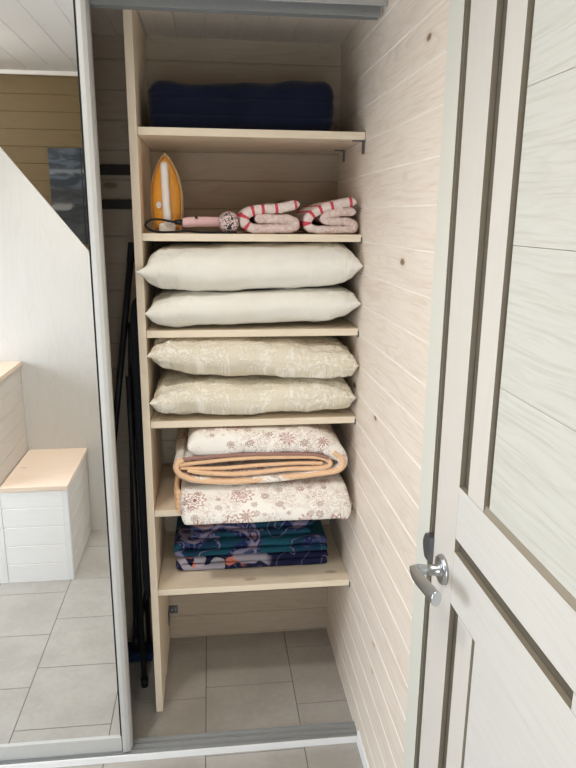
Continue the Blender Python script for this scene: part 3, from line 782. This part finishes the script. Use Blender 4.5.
for y in (1.90, 2.08):
    b_ = nb(); tube(b_, [(-.243, y, 1.05), (-.243, y, .012)], .0085, 10); link('leg', b_, BLACK, ib)
    b_ = nb(); tube(b_, [(-.243, y, .0005), (-.243, y, .03)], .012, 10); link('foot', b_, RUB, ib)
b_ = nb(); tube(b_, [(-.243, 1.90, .25), (-.243, 2.08, .25)], .007, 8); link('crossbar', b_, BLACK, ib)
b_ = nb(); tube(b_, [(-.243, 1.90, .9), (-.243, 2.08, .9)], .007, 8); link('crossbar', b_, BLACK, ib)

# ------------------------------------------------------------------ what the mirror shows: box steps, slanted panel, picture
def plank_box(root, x0, x1, y0, y1, z1):
    b_ = nb(); planks_x(b_, y1, y1 - .018, x0, x1 - .022, 0.0005, z1 - .0205, 'X', .0845, -.002); link('front', b_, STEPW, root)
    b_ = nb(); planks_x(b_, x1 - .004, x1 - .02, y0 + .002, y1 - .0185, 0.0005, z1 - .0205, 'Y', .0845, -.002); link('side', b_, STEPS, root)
    b_ = nb(); box(b_, x1 - .0215, x1, y1 - .018, y1 + .001, .0005, z1 - .0205, 0, .001); link('corner_post', b_, WHITE, root)
    b_ = nb(); box(b_, x0, x1 + .003, y0 + .001, y1 + .004, z1 - .02, z1, 0, .002); link('top_board', b_, STEPT, root)
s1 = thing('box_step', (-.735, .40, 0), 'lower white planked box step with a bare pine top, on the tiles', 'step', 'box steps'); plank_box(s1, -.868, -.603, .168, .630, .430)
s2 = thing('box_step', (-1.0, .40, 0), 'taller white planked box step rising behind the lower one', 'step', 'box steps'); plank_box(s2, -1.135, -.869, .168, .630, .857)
bm = nb()
prof = [(-1.75, 0), (-.532, 0), (-.530, 1.30), (-.533, 1.325), (-.540, 1.352), (-.873, 1.778), (-1.30, 2.32), (-1.75, 2.32)]
loft(bm, [[(x, y, z) for x, z in prof] for y in (.167, .142)], smooth=False); bmesh.ops.recalc_face_normals(bm, faces=bm.faces)
o = link('stair_side_panel', bm, PANEL, base=(-1.1, .155, 0)); tag(o, 'white panel with a slanted top edge standing behind the box steps', 'panel')
pc = thing('wall_picture', (-.79, YREAR + .012, 1.46), 'dark blue seascape picture hanging on the amber plank wall', 'picture')
b_ = nb(); box(b_, -.978, -.60, YREAR + .0008, YREAR + .019, 1.33, 1.907, 0, .002); link('stretcher', b_, BLACK, pc)
b_ = nb(); box(b_, -.9775, -.785, YREAR + .0195, YREAR + .0205, 1.331, 1.906); box(b_, -.779, -.6005, YREAR + .0195, YREAR + .0205, 1.331, 1.906); link('canvas', b_, picture_mat(), pc)

# ------------------------------------------------------------------ light
def area(name, loc, target, sx, sy, watt, col, spread=PI, shape='RECTANGLE'):
    l = bpy.data.lights.new(name, 'AREA'); l.shape = shape; l.size = sx
    if shape in ('RECTANGLE', 'ELLIPSE'): l.size_y = sy
    l.energy = watt; l.color = col; l.spread = spread
    o = bpy.data.objects.new(name, l); COL.objects.link(o); o.location = loc
    o.rotation_euler = (Vector(target) - Vector(loc)).to_track_quat('-Z', 'Y').to_euler(); return o
area('window_daylight', (XL - .09, (WY0 + WY1) / 2, (WZ0 + WZ1) / 2), (0, (WY0 + WY1) / 2 + .1, .2), 1.6, .85, 46, (.85, .92, 1.))
area('rear_fill_light', ((RX0 + RX1) / 2, YREAR - .08, (RZ0 + RZ1) / 2), ((RX0 + RX1) / 2, 2, .3), .76, 1.1, 20, (.84, .93, 1.))  # added cool fill from behind the camera for the wardrobe fronts
area('ceiling_lamp', (-.60, .95, 2.325), (-.60, .95, 0), .16, .16, 9.5, (1., .955, .89), 2.4, 'DISK')
area('ceiling_lamp', (-.25, .42, 2.325), (-.25, .42, 0), .16, .16, 4.5, (1., .955, .89), 2.4, 'DISK')  # second downlight, added to brighten the shelf fronts
def point_light(name, loc, r, watt, col):
    l = bpy.data.lights.new(name, 'POINT'); l.shadow_soft_size = r; l.energy = watt; l.color = col
    o = bpy.data.objects.new(name, l); COL.objects.link(o); o.location = loc; return o
point_light('ceiling_fill_light', (-1.55, -.3, 2.12), .07, 15, (1., .96, .90))  # unseen point light, added to brighten the ceiling seen in the mirror
w = bpy.data.worlds.new('sky'); SC.world = w; w.use_nodes = True
bg = w.node_tree.nodes['Background']; sky = w.node_tree.nodes.new('ShaderNodeTexSky'); sky.sky_type = 'NISHITA'; sky.sun_disc = False; sky.sun_elevation = math.radians(40)
w.node_tree.links.new(sky.outputs[0], bg.inputs[0]); bg.inputs[1].default_value = .25

# ------------------------------------------------------------------ camera
R_ = Vector((0.9932775, -0.1154683, 0.00817825)); F_ = Vector((0.11395247, 0.96291733, -0.2445507)); U_ = R_.cross(F_)
cam = bpy.data.cameras.new('camera'); cam.sensor_fit = 'VERTICAL'; cam.sensor_height = 24; cam.lens = 657.2787 / 768 * 24; cam.clip_start = .01
co = bpy.data.objects.new('camera', cam); COL.objects.link(co)
M = Matrix((R_, U_, -F_)).transposed().to_4x4(); M.translation = (0, 0, 1.5); co.matrix_world = M
SC.camera = co
SC.view_settings.view_transform = 'Standard'; SC.view_settings.look = 'None'; SC.view_settings.gamma = 1; SC.view_settings.use_curve_mapping = False
SC.view_settings.exposure = 0.0
SC.cycles.use_denoising = True
SC.cycles.max_bounces = 12; SC.cycles.diffuse_bounces = 6; SC.cycles.sample_clamp_indirect = 6
